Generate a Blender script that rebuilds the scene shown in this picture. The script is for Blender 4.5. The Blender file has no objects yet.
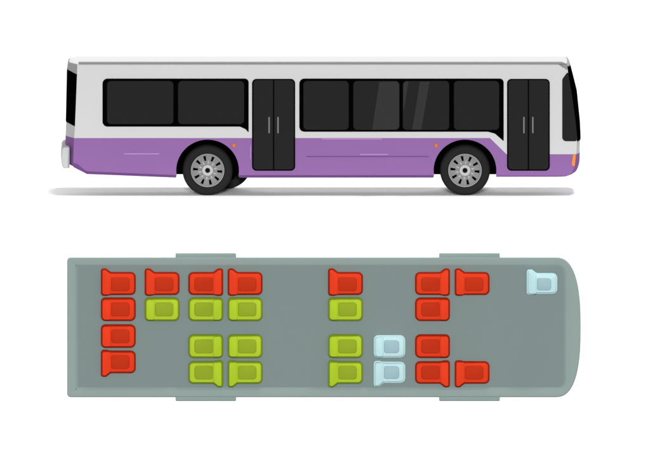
import bpy, bmesh, math, random
from mathutils import Vector, Matrix
random.seed(4)
SC = bpy.context.scene
COL = SC.collection
R = math.radians

# ------------------------------------------------------------------ frame
U = 0.02                       # metres per picture unit
TH = R(4.2)                    # camera looks down by this much
CT, ST = math.cos(TH), math.sin(TH)
GY = 195.5                     # picture row of the ground under the near wheels
def H(y):                      # picture row -> height above ground (units), on the near side of the bus
    return (GY - y) / CT

# camera -----------------------------------------------------------------
cam = bpy.data.cameras.new("Camera")
cam.type = 'ORTHO'
cam.ortho_scale = 650 * U
cam.clip_start = 0.1
cam.clip_end = 400
co = bpy.data.objects.new("Camera", cam); COL.objects.link(co)
vc = (GY - 227.5)              # view-plane height of the picture centre
cz = vc / CT
D = 30.0
co.location = (325 * U, -D * CT, cz * U + D * ST)
co.rotation_euler = (R(90) - TH, 0, 0)
SC.camera = co

# world: a studio surround with an added glow behind, to lighten the bus shadow -------------------------
W = bpy.data.worlds.new("World"); SC.world = W; W.use_nodes = True
nt = W.node_tree
for n in list(nt.nodes): nt.nodes.remove(n)
tc = nt.nodes.new('ShaderNodeTexCoord')
sp = nt.nodes.new('ShaderNodeSeparateXYZ'); nt.links.new(tc.outputs['Generated'], sp.inputs[0])
def mrange(src, a, b, c, d):
    m = nt.nodes.new('ShaderNodeMapRange'); m.interpolation_type = 'SMOOTHSTEP'
    nt.links.new(src, m.inputs[0])
    for i, v in enumerate((a, b, c, d)): m.inputs[i + 1].default_value = v
    return m.outputs[0]
def mth(op, a, b):
    m = nt.nodes.new('ShaderNodeMath'); m.operation = op
    for i, v in enumerate((a, b)):
        if isinstance(v, (int, float)): m.inputs[i].default_value = v
        else: nt.links.new(v, m.inputs[i])
    return m.outputs[0]
AMB, BACK = 0.28, 30.0
back = mrange(sp.outputs['Y'], 0.86, 0.92, 0.0, 1.0)
low = mrange(mth('ABSOLUTE', sp.outputs['Z'], 0.0), 0.28, 0.40, 1.0, 0.0)
st = mth('ADD', mth('MULTIPLY', mth('MULTIPLY', back, low), BACK), AMB)
# an added glow patch, front-end side and low, for the glass wedges to mirror
az = mth('DIVIDE', sp.outputs['X'], mth('MAXIMUM', mth('MULTIPLY', sp.outputs['Y'], -1.0), 0.01))
glow_patch = mth('MULTIPLY', mrange(az, 0.22, 0.27, 0.0, 1.0), mrange(az, 0.52, 0.58, 1.0, 0.0))
glow_patch = mth('MULTIPLY', glow_patch, mrange(mth('ABSOLUTE', sp.outputs['Z'], 0.0), 0.25, 0.3, 1.0, 0.0))
st = mth('ADD', st, mth('MULTIPLY', glow_patch, 1.0))
bg = nt.nodes.new('ShaderNodeBackground'); bg.inputs['Color'].default_value = (1, 1, 1, 1)
nt.links.new(st, bg.inputs['Strength'])
wo = nt.nodes.new('ShaderNodeOutputWorld'); nt.links.new(bg.outputs[0], wo.inputs['Surface'])

# lamps: one frontal, one overhead ----------------------------------------
def sun(name, direction, strength, angle):
    l = bpy.data.lights.new(name, 'SUN'); l.energy = strength; l.angle = R(angle)
    o = bpy.data.objects.new(name, l); COL.objects.link(o)
    o.rotation_euler = Vector(direction).to_track_quat('-Z', 'Y').to_euler()
    o.location = (325 * U, -8, 12)
    return o
sun("front_lamp", (0, math.cos(R(9)), -math.sin(R(9))), 3.45, 5)
sun("overhead_lamp", (-math.sin(R(9.5)), 0.0, -1), 1.95, 8)

SC.view_settings.view_transform = 'Standard'
SC.view_settings.look = 'None'
SC.view_settings.exposure = 0
SC.view_settings.gamma = 1
SC.cycles.use_denoising = True
SC.cycles.max_bounces = 8

# ------------------------------------------------------------------ materials
def lin(c):
    c /= 255
    return c / 12.92 if c <= 0.04045 else ((c + 0.055) / 1.055) ** 2.4
EF = 1.40                       # light falling on surfaces that face the camera
def rgb(r, g, b, k=1.0): return tuple(min(0.9, lin(v) / EF * k) for v in (r, g, b)) + (1,)
def mat(name, col, rough=0.6, spec=0.0, metal=0.0, var=0.02, scale=4.0, bump=0.0):
    m = bpy.data.materials.new(name); m.use_nodes = True
    t = m.node_tree; b = t.nodes['Principled BSDF']
    b.inputs['Roughness'].default_value = rough
    b.inputs['Specular IOR Level'].default_value = spec
    b.inputs['Metallic'].default_value = metal
    c = t.nodes.new('ShaderNodeTexCoord')
    n = t.nodes.new('ShaderNodeTexNoise'); n.inputs['Scale'].default_value = scale; n.inputs['Detail'].default_value = 3
    t.links.new(c.outputs['Object'], n.inputs['Vector'])
    mr = t.nodes.new('ShaderNodeMapRange'); mr.inputs[3].default_value = 1 - var; mr.inputs[4].default_value = 1 + var
    t.links.new(n.outputs['Fac'], mr.inputs[0])
    mx = t.nodes.new('ShaderNodeMix'); mx.data_type = 'RGBA'; mx.blend_type = 'MULTIPLY'
    mx.inputs[0].default_value = 1.0; mx.inputs[6].default_value = col
    t.links.new(mr.outputs[0], mx.inputs[7])
    t.links.new(mx.outputs[2], b.inputs['Base Color'])
    if bump:
        bp = t.nodes.new('ShaderNodeBump'); bp.inputs['Strength'].default_value = bump; bp.inputs['Distance'].default_value = 0.01
        t.links.new(n.outputs['Fac'], bp.inputs['Height']); t.links.new(bp.outputs[0], b.inputs['Normal'])
    m.diffuse_color = col
    return m
M = {}
M['backdrop'] = mat('white_studio_paint', (0.9, 0.9, 0.9, 1), 0.9, var=0.0)
M['black'] = mat('black_rubber', (0.0008, 0.0008, 0.0008, 1), 0.8)
M['glass'] = mat('tinted_glass', rgb(32, 32, 32), 0.08, 0.25, var=0.0)
M['leaf'] = mat('dark_door_glass', rgb(33, 33, 33), 0.1, 0.2, var=0.02)
M['handle'] = mat('steel_handle', rgb(128, 128, 128), 0.5, 0.1)
M['rail'] = mat('grey_rail', rgb(150, 150, 150))
M['cap'] = mat('grey_corner_trim', rgb(182, 182, 182))
M['tyre'] = mat('tyre_rubber', rgb(36, 37, 36), 0.7, 0.05, var=0.08, scale=12)
M['tread'] = mat('tyre_tread', rgb(20, 20, 20), 0.8)
M['rim'] = mat('wheel_alloy', rgb(138, 138, 138), 0.5, 0.06, var=0.04, scale=8)
M['rimlight'] = mat('bright_alloy', rgb(172, 172, 172), 0.5, 0.06)
M['hub'] = mat('hub_alloy', rgb(194, 194, 194), 0.5, 0.06)
M['bumper'] = mat('bumper_plastic', rgb(204, 207, 205), 0.6)
M['orange'] = mat('orange_lens', rgb(238, 138, 44), 0.4, 0.1)
M['marker'] = mat('amber_lens', rgb(206, 116, 64), 0.4, 0.1)
M['lilac'] = mat('lilac_trim', rgb(186, 140, 199))
M['seam_shade'] = mat('purple_seam_shade', rgb(116, 76, 138))  # panel seam colour, also the painted shade under the skirt
M['under'] = mat('underbody', rgb(90, 90, 90))
M['planfloor'] = mat('grey_floor_vinyl', rgb(129, 144, 142), var=0.012, scale=2.5)
M['planrim'] = mat('grey_rim', rgb(147, 164, 161), var=0.012, scale=2.0)
M['planarch'] = mat('grey_wheel_housing', rgb(146, 163, 160), var=0.01)
SEATC = {
 'red':   dict(base=(150, 38, 18), shell=(230, 64, 34), pad=(194, 54, 27), back=(234, 66, 36)),
 'green': dict(base=(118, 142, 36), shell=(178, 206, 50), pad=(148, 169, 44), back=(174, 203, 48)),
 'pale':  dict(base=(190, 224, 228), shell=(196, 229, 232), pad=(160, 190, 197), back=(192, 228, 231)),
}
for k, d in SEATC.items():
    for p, c in d.items():
        M[k + p] = mat(k + '_seat_' + p, rgb(*c), 0.8, var=0.025, scale=14, bump=0.05)

# livery: grey-white above, purple below, the line stepping down ahead of the front wheel
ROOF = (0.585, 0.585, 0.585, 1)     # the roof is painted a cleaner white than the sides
def livery():
    m = bpy.data.materials.new('bus_livery'); m.use_nodes = True
    t = m.node_tree; b = t.nodes['Principled BSDF']
    b.inputs['Roughness'].default_value = 0.6; b.inputs['Specular IOR Level'].default_value = 0.0
    c = t.nodes.new('ShaderNodeTexCoord')
    s = t.nodes.new('ShaderNodeSeparateXYZ'); t.links.new(c.outputs['Object'], s.inputs[0])
    mr = t.nodes.new('ShaderNodeMapRange')
    t.links.new(s.outputs['X'], mr.inputs[0])
    for i, v in enumerate(((490 - 320) * U, (506.5 - 320) * U, H(138) * U, H(154.2) * U)): mr.inputs[i + 1].default_value = v
    lt = t.nodes.new('ShaderNodeMath'); lt.operation = 'LESS_THAN'
    t.links.new(s.outputs['Z'], lt.inputs[0]); t.links.new(mr.outputs[0], lt.inputs[1])
    n = t.nodes.new('ShaderNodeTexNoise'); n.inputs['Scale'].default_value = 1.2
    t.links.new(c.outputs['Object'], n.inputs['Vector'])
    m2 = t.nodes.new('ShaderNodeMapRange'); m2.inputs[3].default_value = 0.985; m2.inputs[4].default_value = 1.015
    t.links.new(n.outputs['Fac'], m2.inputs[0])
    mx = t.nodes.new('ShaderNodeMix'); mx.data_type = 'RGBA'
    mx.inputs[6].default_value = rgb(214, 214, 214); mx.inputs[7].default_value = rgb(150, 108, 169)
    t.links.new(lt.outputs[0], mx.inputs[0])
    m3 = t.nodes.new('ShaderNodeMix'); m3.data_type = 'RGBA'; m3.blend_type = 'MULTIPLY'; m3.inputs[0].default_value = 1
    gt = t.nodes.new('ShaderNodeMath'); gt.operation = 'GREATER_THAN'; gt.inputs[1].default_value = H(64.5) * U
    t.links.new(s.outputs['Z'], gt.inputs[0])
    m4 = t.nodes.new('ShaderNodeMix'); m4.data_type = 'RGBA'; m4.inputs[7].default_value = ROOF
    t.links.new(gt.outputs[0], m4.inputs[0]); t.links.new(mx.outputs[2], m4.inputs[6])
    t.links.new(m4.outputs[2], m3.inputs[6]); t.links.new(m2.outputs[0], m3.inputs[7])
    t.links.new(m3.outputs[2], b.inputs['Base Color'])
    return m
M['livery'] = livery()

# ------------------------------------------------------------------ mesh helpers
def tag(o, label=None, cat=None, group=None, kind=None):
    if label: o['label'] = label
    if cat: o['category'] = cat
    if group: o['group'] = group
    if kind: o['kind'] = kind
    return o
def empty(name, loc, parent=None):
    o = bpy.data.objects.new(name, None); COL.objects.link(o); o.location = loc
    o.empty_display_size = 0.2
    if parent: o.parent = parent
    return o
def finish(me, mats, smooth=None):
    for m in mats: me.materials.append(m)
    if smooth is not None:
        for p in me.polygons: p.use_smooth = True
        me.set_sharp_from_angle(angle=R(smooth))
def mesh(name, verts, faces, mats, idx=None, smooth=None):
    me = bpy.data.meshes.new(name)
    me.from_pydata([tuple(c * U for c in v) for v in verts], [], faces)
    if idx:
        for p, i in zip(me.polygons, idx): p.material_index = i
    bm = bmesh.new(); bm.from_mesh(me); bmesh.ops.recalc_face_normals(bm, faces=bm.faces); bm.to_mesh(me); bm.free()
    finish(me, mats if isinstance(mats, (list, tuple)) else [mats], smooth)
    return me
def link(name, me, parent=None, loc=(0, 0, 0)):
    o = bpy.data.objects.new(name, me); COL.objects.link(o); o.location = loc
    if parent: o.parent = parent
    return o

def rounded(pts, seg=6):
    """pts: (x, y, radius) -> polygon with filleted corners"""
    out = []; n = len(pts)
    for i in range(n):
        p0, p1, p2 = Vector(pts[i - 1][:2]), Vector(pts[i][:2]), Vector(pts[(i + 1) % n][:2])
        r = pts[i][2]
        a, b = (p0 - p1), (p2 - p1)
        la, lb = a.length, b.length
        a.normalize(); b.normalize()
        ang = math.acos(max(-1, min(1, a.dot(b))))
        if r <= 0 or ang > R(178): out.append(p1.copy()); continue
        tl = min(r / math.tan(ang / 2), la * 0.49, lb * 0.49)
        r = tl * math.tan(ang / 2)
        c = p1 + (a + b).normalized() * (r / math.sin(ang / 2))
        s, e = p1 + a * tl - c, p1 + b * tl - c
        a0 = math.atan2(s.y, s.x); da = math.atan2(e.y, e.x) - a0
        while da > math.pi: da -= 2 * math.pi
        while da < -math.pi: da += 2 * math.pi
        for k in range(seg + 1):
            t = a0 + da * k / seg
            out.append(c + Vector((math.cos(t), math.sin(t))) * r)
    return out
def area(poly): return sum(poly[i - 1].x * poly[i].y - poly[i].x * poly[i - 1].y for i in range(len(poly))) / 2
def inset(poly, d):
    s = 1 if area(poly) > 0 else -1
    out = []; n = len(poly)
    for i in range(n):
        p0, p1, p2 = poly[i - 1], poly[i], poly[(i + 1) % n]
        e1, e2 = (p1 - p0), (p2 - p1)
        if e1.length < 1e-6: e1 = e2
        if e2.length < 1e-6: e2 = e1
        n1 = Vector((-e1.y, e1.x)).normalized() * s; n2 = Vector((-e2.y, e2.x)).normalized() * s
        m = (n1 + n2)
        if m.length < 1e-6: m = n1
        m.normalize()
        out.append(p1 + m * d / max(0.5, m.dot(n1)))
    return out
def plate(poly, d0, d1, c=0.0, to=None):
    """polygon in (x, up), thickness along depth (towards the viewer is smaller): rings of verts, faces"""
    rings = [(poly, d0)]
    if c: rings += [(poly, d1 + c), (inset(poly, c * 0.45), d1 + c * 0.3), (inset(poly, c), d1)]
    else: rings += [(poly, d1)]
    v = []; f = []; n = len(poly)
    for pl, d in rings: v += [(p.x, d, p.y) for p in pl]
    for k in range(len(rings) - 1):
        for i in range(n):
            j = (i + 1) % n
            f.append((k * n + i, k * n + j, (k + 1) * n + j, (k + 1) * n + i))
    f.append(tuple(range(n))); f.append(tuple((len(rings) - 1) * n + i for i in range(n)))
    return v, f
def merge(*vf):
    v = []; f = []
    for a, b in vf:
        o = len(v); v += a; f += [tuple(i + o for i in q) for q in b]
    return v, f

# ------------------------------------------------------------------ setting: white studio backdrop with one step
FRONT = -38.0                  # depth of the step's face in front of the bus side
def backdrop():
    prof = [(3800, 0)]
    r = 6.0
    for k in range(9):
        a = R(90 + 90 * k / 8)
        prof.append((FRONT + r + r * math.cos(a), -r + r * math.sin(a)))
    prof += [(FRONT, -460), (FRONT + 60, -460), (3800, -60)]
    v = []; n = len(prof)
    for x in (-1500, 2150):
        v += [(x, y, z) for y, z in prof]
    f = [(i, (i + 1) % n, n + (i + 1) % n, n + i) for i in range(n)] + [tuple(range(n)), tuple(range(n, 2 * n))]
    me = mesh('backdrop', v, f, M['backdrop'], smooth=30)
    return tag(link('backdrop', me), kind='structure')
backdrop()

# ------------------------------------------------------------------ the bus
BW = 110.0                     # body width
BX = 320.0
bus = empty('city_bus', (BX * U, 0, 0))
tag(bus, 'white and purple single deck city bus with dark windows and two black double doors', 'bus')

def lerp_table(tab, y):
    if y <= tab[0][0]: return tab[0][1]
    for (a, b), (c, d) in zip(tab, tab[1:]):
        if y <= c: return b + (d - b) * (y - a) / (c - a)
    return tab[-1][1]
XFS = [(62, 564.5), (66, 567.2), (75, 568.4), (95, 571.8), (120, 575.3), (141, 577), (150, 576.6), (165, 575), (172, 572.5), (177.5, 567)]
XF = [(62, 566), (66, 568.9), (75, 571.2), (95, 576.3), (126, 579.4), (140, 580), (165, 579.6), (171, 577.8), (177.5, 572)]
XRS = [(62, 77.5), (75, 77), (126, 75), (140, 74), (165, 73.2), (177.5, 73.2)]
XR = [(62, 69.5), (66, 68.2), (75, 67.3), (122, 66.3), (138, 65.6), (165, 65.2), (177.5, 66)]
YB = [(60, 166), (72.5, 166.5), (86, 173), (90, 173.6), (176, 177.2), (560, 177.2), (573, 176.5), (580, 176)]

SIDE_X = [82, 86, 90, 95, 120, 150, 175, 260, 340, 420, 500, 540, 556]
def outline(y, ins=0.0):
    """near-half plan outline rear centre -> near side -> front centre, list of (x, depth)"""
    rs, r, fs, f = (lerp_table(t, y) for t in (XRS, XR, XFS, XF))
    i = ins
    pts = [(r + i, BW / 2), (r + 0.1 + i, 42), (r + 0.5 + i, 29), (rs + 0.6 * i, 0 + i)]
    pts += [(x, i) for x in SIDE_X]
    pts += [(fs - 1.0 * i, i), (f - 0.7 - i, 18), (f - 0.2 - i, 34), (f - i, BW / 2)]
    far = [(x, BW - d) for x, d in pts[1:-1]]
    return pts + far[::-1]
def body_mesh():
    rows = [(63.8, 6.0), (63.9, 3.0), (64.2, 1.2), (64.7, 0.4), (65.4, 0.0)]
    rows += [(y, 0.0) for y in (68, 71, 75, 80, 88, 96, 106, 116, 126, 134, 141, 150, 158, 163, 166, 169, 171.5, 173.5)]
    rows += [(174.9, 0.0), (176.1, 0.9), (176.9, 2.2), (177.2, 5.0)]
    v = []; f = []
    for y, i in rows:
        for x, d in outline(y, i):
            yb = lerp_table(YB, x) - (177.2 - y if y > 173.5 else 0)
            v.append((x - BX, d, H(min(y, yb if y > 173.5 else yb - 2.32 - (173.5 - y) * 0.02))))
    n = len(outline(70))
    for k in range(len(rows) - 1):
        for i in range(n):
            j = (i + 1) % n
            f.append((k * n + i, k * n + j, (k + 1) * n + j, (k + 1) * n + i))
    idx = [0] * len(f)
    h = n // 2                  # ring: 0 rear centre ... h front centre ... n-1; i mirrors n - i
    for base, mi in ((0, 0), ((len(rows) - 1) * n, 1)):
        for i in range(h):
            q = [base + i, base + i + 1, base + n - i - 1, base + (n - i) % n]
            q = list(dict.fromkeys(q))
            if len(q) > 2: f.append(tuple(q)); idx.append(mi)
    me = mesh('body', v, f, [M['livery'], M['black']], idx)
    bm = bmesh.new(); bm.from_mesh(me)
    bmesh.ops.remove_doubles(bm, verts=bm.verts, dist=0.0005)
    bmesh.ops.triangulate(bm, faces=[q for q in bm.faces if len(q.verts) > 4])
    bmesh.ops.recalc_face_normals(bm, faces=bm.faces)
    bm.to_mesh(me); bm.free()
    return me
REAR, FRNT, WY = 207.6, 465.0, 170.5
FAR_REAR = REAR + 19.0
def arch_cutter(x, d0, d1, rx=31.4, rt=31.0):
    pts = []
    for k in range(41):
        a = R(-8 + 196 * k / 40)
        pts.append((x - BX + rx * math.cos(a), H(WY) + rt * math.sin(a)))
    pts += [(x - BX - rx, -20), (x - BX + rx, -20)]
    n = len(pts)
    v = [(a, d0, b) for a, b in pts] + [(a, d1, b) for a, b in pts]
    f = [(i, (i + 1) % n, n + (i + 1) % n, n + i) for i in range(n)] + [tuple(range(n)), tuple(range(n, 2 * n))]
    return v, f
bme = body_mesh()
body = link('body', bme, bus)
cv, cf = merge(arch_cutter(REAR, -8, 40), arch_cutter(FRNT, -8, 40), arch_cutter(FAR_REAR, BW - 40, BW + 8), arch_cutter(FRNT, BW - 40, BW + 8))
cme = mesh('cutter', cv, cf, [M['livery'], M['black']], [1] * len(cf))
cob = bpy.data.objects.new('cutter', cme); COL.objects.link(cob); cob.location = bus.location
bpy.context.view_layer.update()
bo = body.modifiers.new('arches', 'BOOLEAN'); bo.object = cob; bo.operation = 'DIFFERENCE'; bo.solver = 'EXACT'
bpy.context.view_layer.update()
dg = bpy.context.evaluated_depsgraph_get()
new = bpy.data.meshes.new_from_object(body.evaluated_get(dg))
body.modifiers.clear(); body.data = new
bpy.data.objects.remove(cob); bpy.data.meshes.remove(cme)
for p in new.polygons: p.use_smooth = True
new.set_sharp_from_angle(angle=R(22))

def P(pts, seg=6):             # picture points -> polygon in bus space
    return rounded([(x - BX, H(y), r) for x, y, r in pts], seg)
def put(name, vf, m, parent=bus, smooth=20):
    return link(name, mesh(name, vf[0], vf[1], m, smooth=smooth), parent)
def rect(x0, y0, x1, y1, r): return [(x0, y0, r), (x1, y0, r), (x1, y1, r), (x0, y1, r)]

# drip rail along the roof edge
put('drip_rail', plate(P([(78.5, 62.0, 0.6), (562, 62.0, 0.6), (567, 64.2, 0), (562, 64.0, 0.6), (78.5, 64.0, 0.6)]), 4, -1.0, 0.5), M['rail'])

# windows ------------------------------------------------------------------
def pane(x0, y0, x1, y1, parent, glare=()):
    vf = plate(P(rect(x0, y0, x1, y1, 4)), -1.0, -2.2, 0.5)
    return put('pane', vf, M['glass'], parent)
w1 = put('window', plate(P([(102.5, 78.5, 5), (248.7, 78.5, 4), (248.7, 132.5, 0.4), (245.5, 129.0, 3), (240, 126.5, 6), (102.5, 126.5, 5)]), 1, -1.6, 0.5), M['black'])
for a, b in ((107, 173.5), (178, 244.2)): pane(a, 80.8, b, 124, w1)
w2 = put('window', plate(P([(299.3, 78.5, 5), (503.7, 78.5, 4), (503.7, 141.2, 0.4), (495, 133.5, 5), (488, 131.6, 8), (299.3, 131.6, 5)]), 1, -1.6, 0.5), M['black'])
for a, b in ((303.3, 348.8), (353.2, 399.6), (402.7, 449.3), (453.8, 499.2)): pane(a, 80.8, b, 129.8, w2)
# added wedges for glare bands, turned to the front end to mirror the glow
def facet(pts, parent, tilt):
    poly = P(pts, 4)
    x1 = max(p.x for p in poly)
    n = len(poly)
    front = [(p.x, -2.35 - (x1 - p.x) * math.tan(tilt), p.y) for p in poly]
    back = [(p.x, -2.0, p.y) for p in poly]
    f = [(i, (i + 1) % n, n + (i + 1) % n, n + i) for i in range(n)] + [tuple(range(n)), tuple(range(n, 2 * n))]
    return put('glare_wedge', (front + back, f), M['glass'], parent, None)
TILT = R(10.5)
facet([(379.2, 81.3, 0.3), (396.5, 81.3, 3), (399.1, 84, 3), (399.1, 127, 3), (396, 129.3, 3), (372.2, 129.3, 0.3)], w2, TILT)
facet([(419.8, 81.3, 0.2), (429.4, 81.3, 0.2), (421.4, 129.3, 0.2), (412.2, 129.3, 0.2)], w2, TILT)
facet([(403.3, 83.5, 0.2), (405.2, 81.4, 1), (408.6, 81.4, 0.2), (403.3, 113, 0.2)], w2, TILT)
# front quarter window, flat on the side
qw = put('quarter_window', plate(P([(562.2, 79, 5), (567.8, 71.5, 2), (568.5, 75, 0.3), (571.9, 95, 0), (575.4, 120, 0), (577.1, 137, 2), (577, 141.2, 3), (562.2, 141.2, 4)]), 1, -1.0, 0.4), M['glass'])

# wrap-round panes: windscreen and rear window
def wrap(side, y0s, y1s, m, name, off=0.9):
    """side 'f' or 'r'; y ranges per outline column from the near corner round to the far corner"""
    cols = len(y0s)
    rowsn = 16
    v = []; f = []
    for layer in (off, -0.6):
        for c in range(cols):
            for k in range(rowsn + 1):
                y = y0s[c] + (y1s[c] - y0s[c]) * k / rowsn
                o = outline(y)
                ln = len(SIDE_X)
                if side == 'f':
                    seq = [o[4 + ln + i] for i in range(4)]
                    seq = seq + [(x, BW - d) for x, d in seq[:-1]][::-1]
                    nx = [(0.35, -0.6), (0.94, -0.2), (1, -0.05), (1, 0), (1, 0.05), (0.94, 0.2), (0.35, 0.6)]
                else:
                    seq = [o[3], o[2], o[1], o[0]]
                    seq = seq + [(x, BW - d) for x, d in seq[:-1]][::-1]
                    nx = [(-0.45, -0.4), (-0.95, -0.2), (-1, -0.05), (-1, 0), (-1, 0.05), (-0.95, 0.2), (-0.45, 0.4)]
                x, d = seq[c]; a, b = nx[c]
                v.append((x + a * layer - BX, d + b * layer, H(y)))
    n1 = rowsn + 1; L = cols * n1
    for c in range(cols - 1):
        for k in range(rowsn):
            q = (c * n1 + k, c * n1 + k + 1, (c + 1) * n1 + k + 1, (c + 1) * n1 + k)
            f.append(q); f.append(tuple(i + L for i in q))
    edge = [c * n1 for c in range(cols)] + [(cols - 1) * n1 + k for k in range(1, n1)] + [c * n1 + rowsn for c in range(cols - 2, -1, -1)] + [k for k in range(rowsn - 1, 0, -1)]
    for a, b in zip(edge, edge[1:] + edge[:1]): f.append((a, b, b + L, a + L))
    return put(name, (v, f), m, bus, 30)
wrap('f', [66.5, 67.5, 68.5, 70, 68.5, 67.5, 66.5], [141.5, 141.5, 142, 142, 142, 141.5, 141.5], M['black'], 'windscreen', 0.7)
wrap('r', [74.3, 72, 72, 72, 72, 72, 74.3], [126.3, 124, 124, 124, 124, 124, 126.3], M['black'], 'rear_window', 0.5)

wrap('r', [64.4] * 7, [73.6, 71.3, 71.3, 71.3, 71.3, 71.3, 73.6], M['cap'], 'corner_cap', 0.45)
wrap('f', [64.4] * 7, [65.7, 66.7, 67.7, 69.2, 67.7, 66.7, 65.7], M['cap'], 'corner_cap', 0.6)
put('corner_cap', plate(P([(558.5, 64.1, 0.2), (566.3, 64.6, 0.5), (567.6, 67.0, 0.5), (567.0, 70.3, 0.5), (565.2, 68.6, 1.5), (561.5, 66.6, 2)]), 1, -0.7, 0.3), M['rail'])

# doors ----------------------------------------------------------------------
def door(x0, x1):
    d = put('door', plate(P(rect(x0, 78.8, x1, 170.6, 4.5)), 1, -1.8, 0.5), M['black'])
    xm = (x0 + x1) / 2
    ins = 1.3
    for a, b, r in ((x0 + ins, xm - 0.45, (3.4, 0.3, 0.3, 3.4)), (xm + 0.45, x1 - ins, (0.3, 3.4, 3.4, 0.3))):
        put('door_leaf', plate(P([(a, 80.0, r[0]), (b, 80.0, r[1]), (b, 169.3, r[2]), (a, 169.3, r[3])]), -1.2, -2.5, 0.4), M['leaf'], d)
    for xh in (xm - 4.5, xm + 4.4):
        put('handle', merge(plate(P(rect(xh - 0.75, 116.6, xh + 0.75, 133.0, 0.6)), -3.6, -4.8, 0.4),
                            plate(P(rect(xh - 0.5, 118.0, xh + 0.5, 119.4, 0)), -2.3, -3.8),
                            plate(P(rect(xh - 0.5, 130.2, xh + 0.5, 131.6, 0)), -2.3, -3.8)), M['handle'], d)
door(252.0, 295.2); door(507.0, 549.8)

# lamps, trims, seams ----------------------------------------------------------
for x in (234.0, 436.2):
    put('side_marker', plate(P(rect(x - 1.8, 143.2, x + 1.8, 147.8, 1)), 1, -1.2, 0.5), M['marker'])
put('indicator', plate(P([(573.0, 154.4, 0.4), (575.9, 154.4, 0.3), (574.9, 166, 0.6), (572.2, 166, 1.2), (571.6, 163, 1)]), 1, -0.8, 0.3), M['orange'])
def strip(name, x0, x1, y, h, m, d=-0.5): put(name, plate(P(rect(x0, y - h / 2, x1, y + h / 2, 0)), 1, d), m)
strip('trim_strip', 124, 159, 153.8, 1.3, M['lilac'])
strip('trim_strip', 360, 388, 154.4, 1.2, M['lilac'])
strip('trim_strip', 322, 382, 138.9, 1.2, M['lilac'])
strip('trim_strip', 250.1, 250.9, 152, 14, M['lilac'])
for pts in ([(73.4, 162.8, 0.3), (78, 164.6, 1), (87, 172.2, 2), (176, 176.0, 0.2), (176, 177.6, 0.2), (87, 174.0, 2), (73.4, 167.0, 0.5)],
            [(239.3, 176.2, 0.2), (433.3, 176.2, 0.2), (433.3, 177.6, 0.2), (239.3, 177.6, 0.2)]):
    put('skirt_shade', plate(P(pts), 4, -0.6, 0.2), M['seam_shade'])  # dark strips put in as the shade of the turned-under lower edge
strip('panel_seam', 306.5, 429, 156.5, 0.8, M['seam_shade'])

# rear bumper: a rounded bar right across the tail
def bumper():
    sec = rounded([(69.6 - BX, H(147.4), 1.5), (69.6 - BX, H(168.5), 1.0), (62.4 - BX, H(168.8), 3), (61.0 - BX, H(158), 14), (62.0 - BX, H(147.2), 4)], 5)
    v, f = plate(sec, BW - 4, 4, 1.5)
    return v, f
put('bumper', bumper(), M['bumper'], bus, 40)

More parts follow.
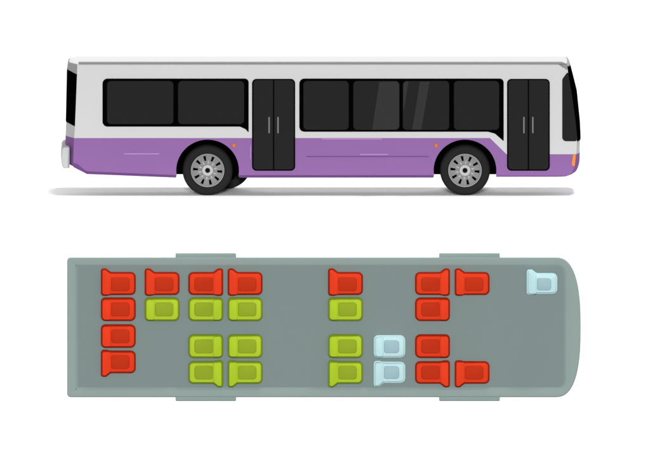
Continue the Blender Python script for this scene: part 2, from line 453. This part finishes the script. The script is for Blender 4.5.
# wheels -----------------------------------------------------------------------
def lathe(prof, seg=72, closed=True):
    """prof: (radius, depth) ring, axis along depth"""
    v = []; f = []; n = len(prof)
    for s in range(seg):
        a = 2 * math.pi * s / seg
        v += [(r * math.cos(a), d, r * math.sin(a)) for r, d in prof]
    for s in range(seg):
        t = (s + 1) % seg
        for i in range(n if closed else n - 1):
            j = (i + 1) % n
            f.append((s * n + i, s * n + j, t * n + j, t * n + i))
    return v, f
tyre_me = None
def wheel_meshes():
    tp = [(16.8, 0.6), (17.6, -0.6), (19.0, -1.0), (20.2, -1.25), (20.6, -1.05), (21.0, -1.25), (22.6, -1.0), (23.8, -0.2), (24.7, 1.0), (25.0, 2.4),
          (25.0, 5.4), (24.5, 5.6), (24.5, 6.4), (25.0, 6.6), (25.0, 10.4), (24.5, 10.6), (24.5, 11.4), (25.0, 11.6), (25.0, 15), (24.2, 17), (22, 18), (16.8, 17)]
    v, f = lathe(tp)
    tyre = mesh('tyre', v, f, M['tyre'], smooth=40)
    # rim disc with ten slots cut through
    rr = [3.4, 5.8, 6.0, 9.6, 14.6, 15.6, 16.2, 16.7]
    dd = [1.4, 1.4, 2.0, 2.3, 2.0, 1.5, 0.2, 0.0]
    offs = [-18, -14, -10, -5.4, -2.2, 2.2, 5.4, 10, 14]
    angs = [R(30.6 + 36 * k + o) for k in range(10) for o in offs]
    n = len(rr); v = []; f = []; mi = []
    for a in angs: v += [(r * math.cos(a), d, r * math.sin(a)) for r, d in zip(rr, dd)]
    base = len(v)
    for a in angs: v += [(r * math.cos(a), d + 2.2, r * math.sin(a)) for r, d in zip(rr, dd)]
    N = len(angs)
    # slot edges a constant width: move slot columns so the slot is parallel-sided
    for k in range(10):
        c = R(30.6 + 36 * k)
        for col_, sgn in ((k * 9 + 3, -1), (k * 9 + 6, 1)):
            pass
    for s in range(N):
        t = (s + 1) % N
        o = s % 9
        for i in range(n - 1):
            slot = (3 <= i < 4) and o in (3, 4, 5)
            q = (s * n + i, s * n + i + 1, t * n + i + 1, t * n + i)
            if slot:
                if o == 3: f.append((q[0], q[1], q[1] + base, q[0] + base)); mi.append(1)
                if o == 5: f.append((q[3], q[2], q[2] + base, q[3] + base)); mi.append(1)
                f.append((q[0], q[3], q[3] + base, q[0] + base)); mi.append(1)
                f.append((q[1], q[2], q[2] + base, q[1] + base)); mi.append(1)
            else:
                spoke = o in (0, 8) and 2 <= i < 3
                f.append(q); mi.append(2 if (i >= 5 or spoke) else 0)
    # black drum seen through the slots
    o = len(v)
    for s in range(48):
        a = 2 * math.pi * s / 48
        v.append((16.6 * math.cos(a), 4.6, 16.6 * math.sin(a)))
    f.append(tuple(range(o, o + 48))); mi.append(1)
    rim = mesh('rim', v, f, [M['rim'], M['black'], M['rimlight']], mi, smooth=30)
    # hub: bright ring with bolts and a dark cap
    v, f = lathe([(2.3, 1.2), (2.6, 0.2), (3.0, -0.1), (5.2, 0.2), (5.7, 0.8), (5.9, 2.4), (2.3, 2.4)], 40)
    for k in range(10):
        a = R(12.6 + 36 * k)
        bv, bf = lathe([(0.0, 0.0), (0.75, 0.1), (0.9, 0.4), (0.9, 2.5), (0.0, 2.5)], 8)
        bv = [(x + 7.6 * math.cos(a), y + 0.3, z + 7.6 * math.sin(a)) for x, y, z in bv]
        v, f = merge((v, f), (bv, bf))
    hub = mesh('hub', v, f, M['hub'], smooth=40)
    v, f = lathe([(0.0, 0.3), (1.2, 0.35), (2.0, 0.7), (2.5, 1.3), (2.5, 2.4), (0, 2.4)], 32)
    cap = mesh('hub_cap', v, f, M['tread'], smooth=40)
    return dict(tyre=tyre, rim=rim, hub=hub, hub_cap=cap)
WM = wheel_meshes()
def wheel(x, d, flip):
    w = empty('wheel', ((x - BX) * U, d * U, 25.0 * U), bus)
    if flip: w.rotation_euler = (0, 0, math.pi)
    for nme, me in WM.items(): link(nme, me, w)
wheel(REAR, 1.5, False); wheel(FRNT, 1.5, False)
wheel(FAR_REAR, BW - 1.5, True); wheel(FRNT, BW - 1.5, True)

# ------------------------------------------------------------------ the seating plan on the step's face
PW = FRONT - 0.05              # depth of the wall face
def ZP(y, d=FRONT):            # picture row -> height for something at depth d
    return ((GY - y) - d * ST) / CT
PX, PY = 323.0, 327.0
plan = empty('bus_floor_plan', (PX * U, PW * U, ZP(PY) * U))
tag(plan, 'grey open topped bus floor plan with rounded front end, holding all the seats', 'bus plan')
def Q(pts, seg=6): return rounded([(x - PX, (PY - y) / CT, r) for x, y, r in pts], seg)
outer = [(67.2, 257.4, 3.5)]
for k in range(57):             # the rounded nose
    a = R(90 - 180 * k / 56)
    ca, sa = abs(math.cos(a)) ** (2 / 2.6), abs(math.sin(a)) ** (2 / 2.6) * (1 if a > 0 else -1)
    outer.append((555 + 25.6 * ca, 327 - 69.6 * sa, 0))
outer.append((67.2, 396.6, 3.5))
inner = [(75.2, 264, 1.5), (566.4, 264, 9), (566.4, 390, 9), (75.2, 390, 1.5)]
RIMD = 5.2
def ring(op, ip, d0, d1):
    # outer chamfered wall, flat lip, sloping inner wall; made by resampling both loops by angle-free bridging in bmesh
    bm = bmesh.new()
    loops = []
    for poly, d in ((op, d0), (op, d1 + 0.8), (inset(op, 0.8), d1), (ip, d1), (inset(ip, 0.5), d1 + 0.25), (inset(ip, 3.4), -2.5), (inset(ip, 3.5), d0)):
        vs = [bm.verts.new((p.x * U, d * U, p.y * U)) for p in poly]
        es = [bm.edges.new((vs[i], vs[(i + 1) % len(vs)])) for i in range(len(vs))]
        loops.append((vs, es))
    for (a, ea), (b, eb) in zip(loops, loops[1:]):
        if len(a) == len(b):
            for i in range(len(a)):
                j = (i + 1) % len(a)
                bm.faces.new((a[i], a[j], b[j], b[i]))
        else:
            bmesh.ops.triangle_fill(bm, use_beauty=True, edges=ea + eb)
    bmesh.ops.recalc_face_normals(bm, faces=bm.faces)
    me = bpy.data.meshes.new('rim'); bm.to_mesh(me); bm.free()
    return me
rm = ring(Q(outer), Q(inner), 0, -RIMD)
finish(rm, [M['planrim']], 30)
link('rim', rm, plan)
v, f = plate(Q([(74.2, 263, 1.5), (567.4, 263, 9), (567.4, 391, 9), (74.2, 391, 1.5)]), -0.5, -3.0)
link('floor', mesh('floor', v, f, M['planfloor']), plan)
for x0, x1 in ((175.6, 236), (439.2, 499.8)):
    for ya, yb in ((253.2, 258.6), (395.4, 400.6)):
        v, f = plate(Q(rect(x0, ya, x1, yb, 1.0)), 0, -RIMD + 1.0, 0.6)
        link('wheel_arch', mesh('wheel_arch', v, f, M['planarch'], smooth=35), plan)

# seats --------------------------------------------------------------------------
SEAT_D = -3.0                  # floor surface in front of the wall face
cache = {}
def seat_meshes(colour, back, wing, w, h):
    """back: -1 backrest towards the rear (left), 1 towards the front; wing: 1 flare above, -1 below, 0 none"""
    key = (colour, back, wing, w, h)
    if key in cache: return cache[key]
    s = -back                  # local +x' is the way the seat faces
    hw, hh = w / 2, h / 2
    def tr(pts): return [(x * (1 if s > 0 else -1), y * (wing if wing else 1), r) for x, y, r in pts]
    e = 3.6 if wing else 0.0
    if wing:
        out = [(-hw, -hh, 3.2), (-hw, hh + e, 2.6), (-hw + 5.4, hh + e, 2.8), (-hw + 10.0, hh, 3.0), (hw, hh, 5), (hw, -hh + 0.9, 5), (-hw + 9, -hh + 0.8, 4), (-hw + 6, -hh, 4)]
    else:
        out = [(-hw, -hh, 4.5), (-hw, hh, 4.5), (hw, hh, 5.5), (hw, -hh, 5.5)]
    base = rounded(tr(out))
    shell = inset(base, 1.55)
    bw = 9.6
    if wing:
        bk = [(-hw + 1.6, -hh + 1.5, 2.4), (-hw + 1.6, hh + e - 1.6, 1.8), (-hw + 4.7, hh + e - 1.6, 2.0), (-hw + bw - 0.6, hh - 1.4, 1.2), (-hw + bw, hh - 2.6, 0.8), (-hw + bw, -hh + 1.8, 0.8)]
    else:
        bk = [(-hw + 1.6, -hh + 1.6, 3), (-hw + 1.6, hh - 1.6, 3), (-hw + bw, hh - 1.8, 0.8), (-hw + bw, -hh + 1.8, 0.8)]
    back_p = rounded(tr(bk))
    pad = rounded(tr([(-hw + 10.4, -hh + 5.0, 2), (-hw + 10.4, hh - 4.6, 2), (hw - 6.2, hh - 4.6, 3.2), (hw - 6.2, -hh + 5.0, 3.2)]))
    out = dict(
        seat_base=mesh('seat_base', *plate(base, 0, -3.2, 0.5), M[colour + 'base'], smooth=35),
        seat=mesh('seat', *plate(shell, -2.8, -7.0, 0.7), M[colour + 'shell'], smooth=35),
        cushion=mesh('cushion', *plate(pad, -6.6, -7.9, 0.7), M[colour + 'pad'], smooth=35),
        backrest=mesh('backrest', *plate(back_p, -6.6, -10.5, 0.5), M[colour + 'back'], smooth=35))
    cache[key] = out
    return out
def seat(colour, x0, x1, y0, y1, back, wing, label):
    """y0..y1 the body of the seat without its flare"""
    w, h = round(x1 - x0, 1), round(y1 - y0, 1)
    cx, cy = (x0 + x1) / 2, (y0 + y1) / 2
    z = (ZP(PY) + (PY - cy) / CT)
    o = empty('passenger_chair', (cx * U, (PW + SEAT_D) * U, z * U))
    tag(o, label, 'seat', 'seats fixed in the bus floor plan')
    for nme, me in seat_meshes(colour, back, wing, w, h).items(): link(nme, me, o)
    return o
ROW = {1: (271.7, 295.4), 2: (297.1, 320.6), 3: (334.0, 357.6), 4: (360.0, 383.3)}
def rs(colour, x0, row, back, wing, label, w=35.0):
    seat(colour, x0, x0 + w, *ROW[row], back, wing, label)
L, G_ = -1, 1
# rear column of four
rs('red', 100.8, 1, L, 1, 'red seat topmost in the column of four red seats at the square rear end')
rs('red', 100.8, 2, L, 0, 'red seat second from the top in the rear column of four red seats')
seat('red', 100.8, 135.8, 324.0, 347.4, L, 0, 'red seat third from the top in the rear column of four red seats')
seat('red', 100.8, 135.8, 349.4, 372.8, L, -1, 'red seat with flared lower corner, bottom of the rear column of four')
# second column
rs('red', 144.6, 1, L, 1, 'red seat directly above the lone green seat and beside the rear red column')
rs('green', 144.6, 2, L, 0, 'green seat beside the rear red column, with bare floor below it')
# third and fourth columns, back to back
rs('red', 188.2, 1, G_, 1, 'red rear-facing seat in the top row beside the upper rear wheel arch')
rs('green', 188.2, 2, G_, 0, 'green rear-facing seat in the second row below a red rear-facing seat')
rs('green', 188.2, 3, G_, 0, 'green rear-facing seat without flare in the lower block of four green seats')
rs('green', 188.2, 4, G_, -1, 'green rear-facing seat with flared lower corner in the block of four green seats')
rs('red', 227.6, 1, L, 1, 'red forward-facing seat back to back with the rear-facing red seat by the rear arch')
rs('green', 227.6, 2, L, 0, 'green forward-facing seat in the second row, back to back with a green seat')
rs('green', 227.6, 3, L, 0, 'green forward-facing seat without flare in the lower block of four green seats')
rs('green', 227.6, 4, L, -1, 'green forward-facing seat with flared lower corner in the block of four green seats')
# fifth column
rs('red', 328.0, 1, L, 1, 'red seat on its own mid bus, heading a column of three green seats')
rs('green', 328.0, 2, L, 0, 'green seat directly below the single red seat mid bus')
rs('green', 328.0, 3, L, 0, 'green seat just behind the upper of the paired pale blue seats')
rs('green', 328.0, 4, L, -1, 'green seat with flared corner just behind the lower of the paired pale blue seats')
seat('pale', 373.6, 405.4, 334.7, 357.4, L, 0, 'pale blue seat, upper of the pair in front of two green seats')
seat('pale', 373.6, 405.4, 360.3, 382.8, L, -1, 'pale blue seat with flared corner, lower of the pair before two green seats')
# sixth and seventh columns
rs('red', 415.0, 1, G_, 1, 'red rear-facing seat in the top row by the upper front wheel arch')
rs('red', 415.0, 2, G_, 0, 'red rear-facing seat in the second row, below a red rear-facing seat')
rs('red', 415.0, 3, G_, 0, 'red rear-facing seat in the third row, beside the upper paired pale blue seat')
rs('red', 415.0, 4, G_, -1, 'red rear-facing seat with flared lower corner in the bottom row')
rs('red', 454.6, 1, L, 1, 'red forward-facing seat in the top row, nearest the pale blue driver seat')
rs('red', 454.6, 4, L, -1, 'red forward-facing seat in the bottom row, last before the rounded front end')
# driver
seat('pale', 526.6, 557.4, 272.6, 294.6, L, 1, 'pale blue driver seat standing alone at the rounded front end')
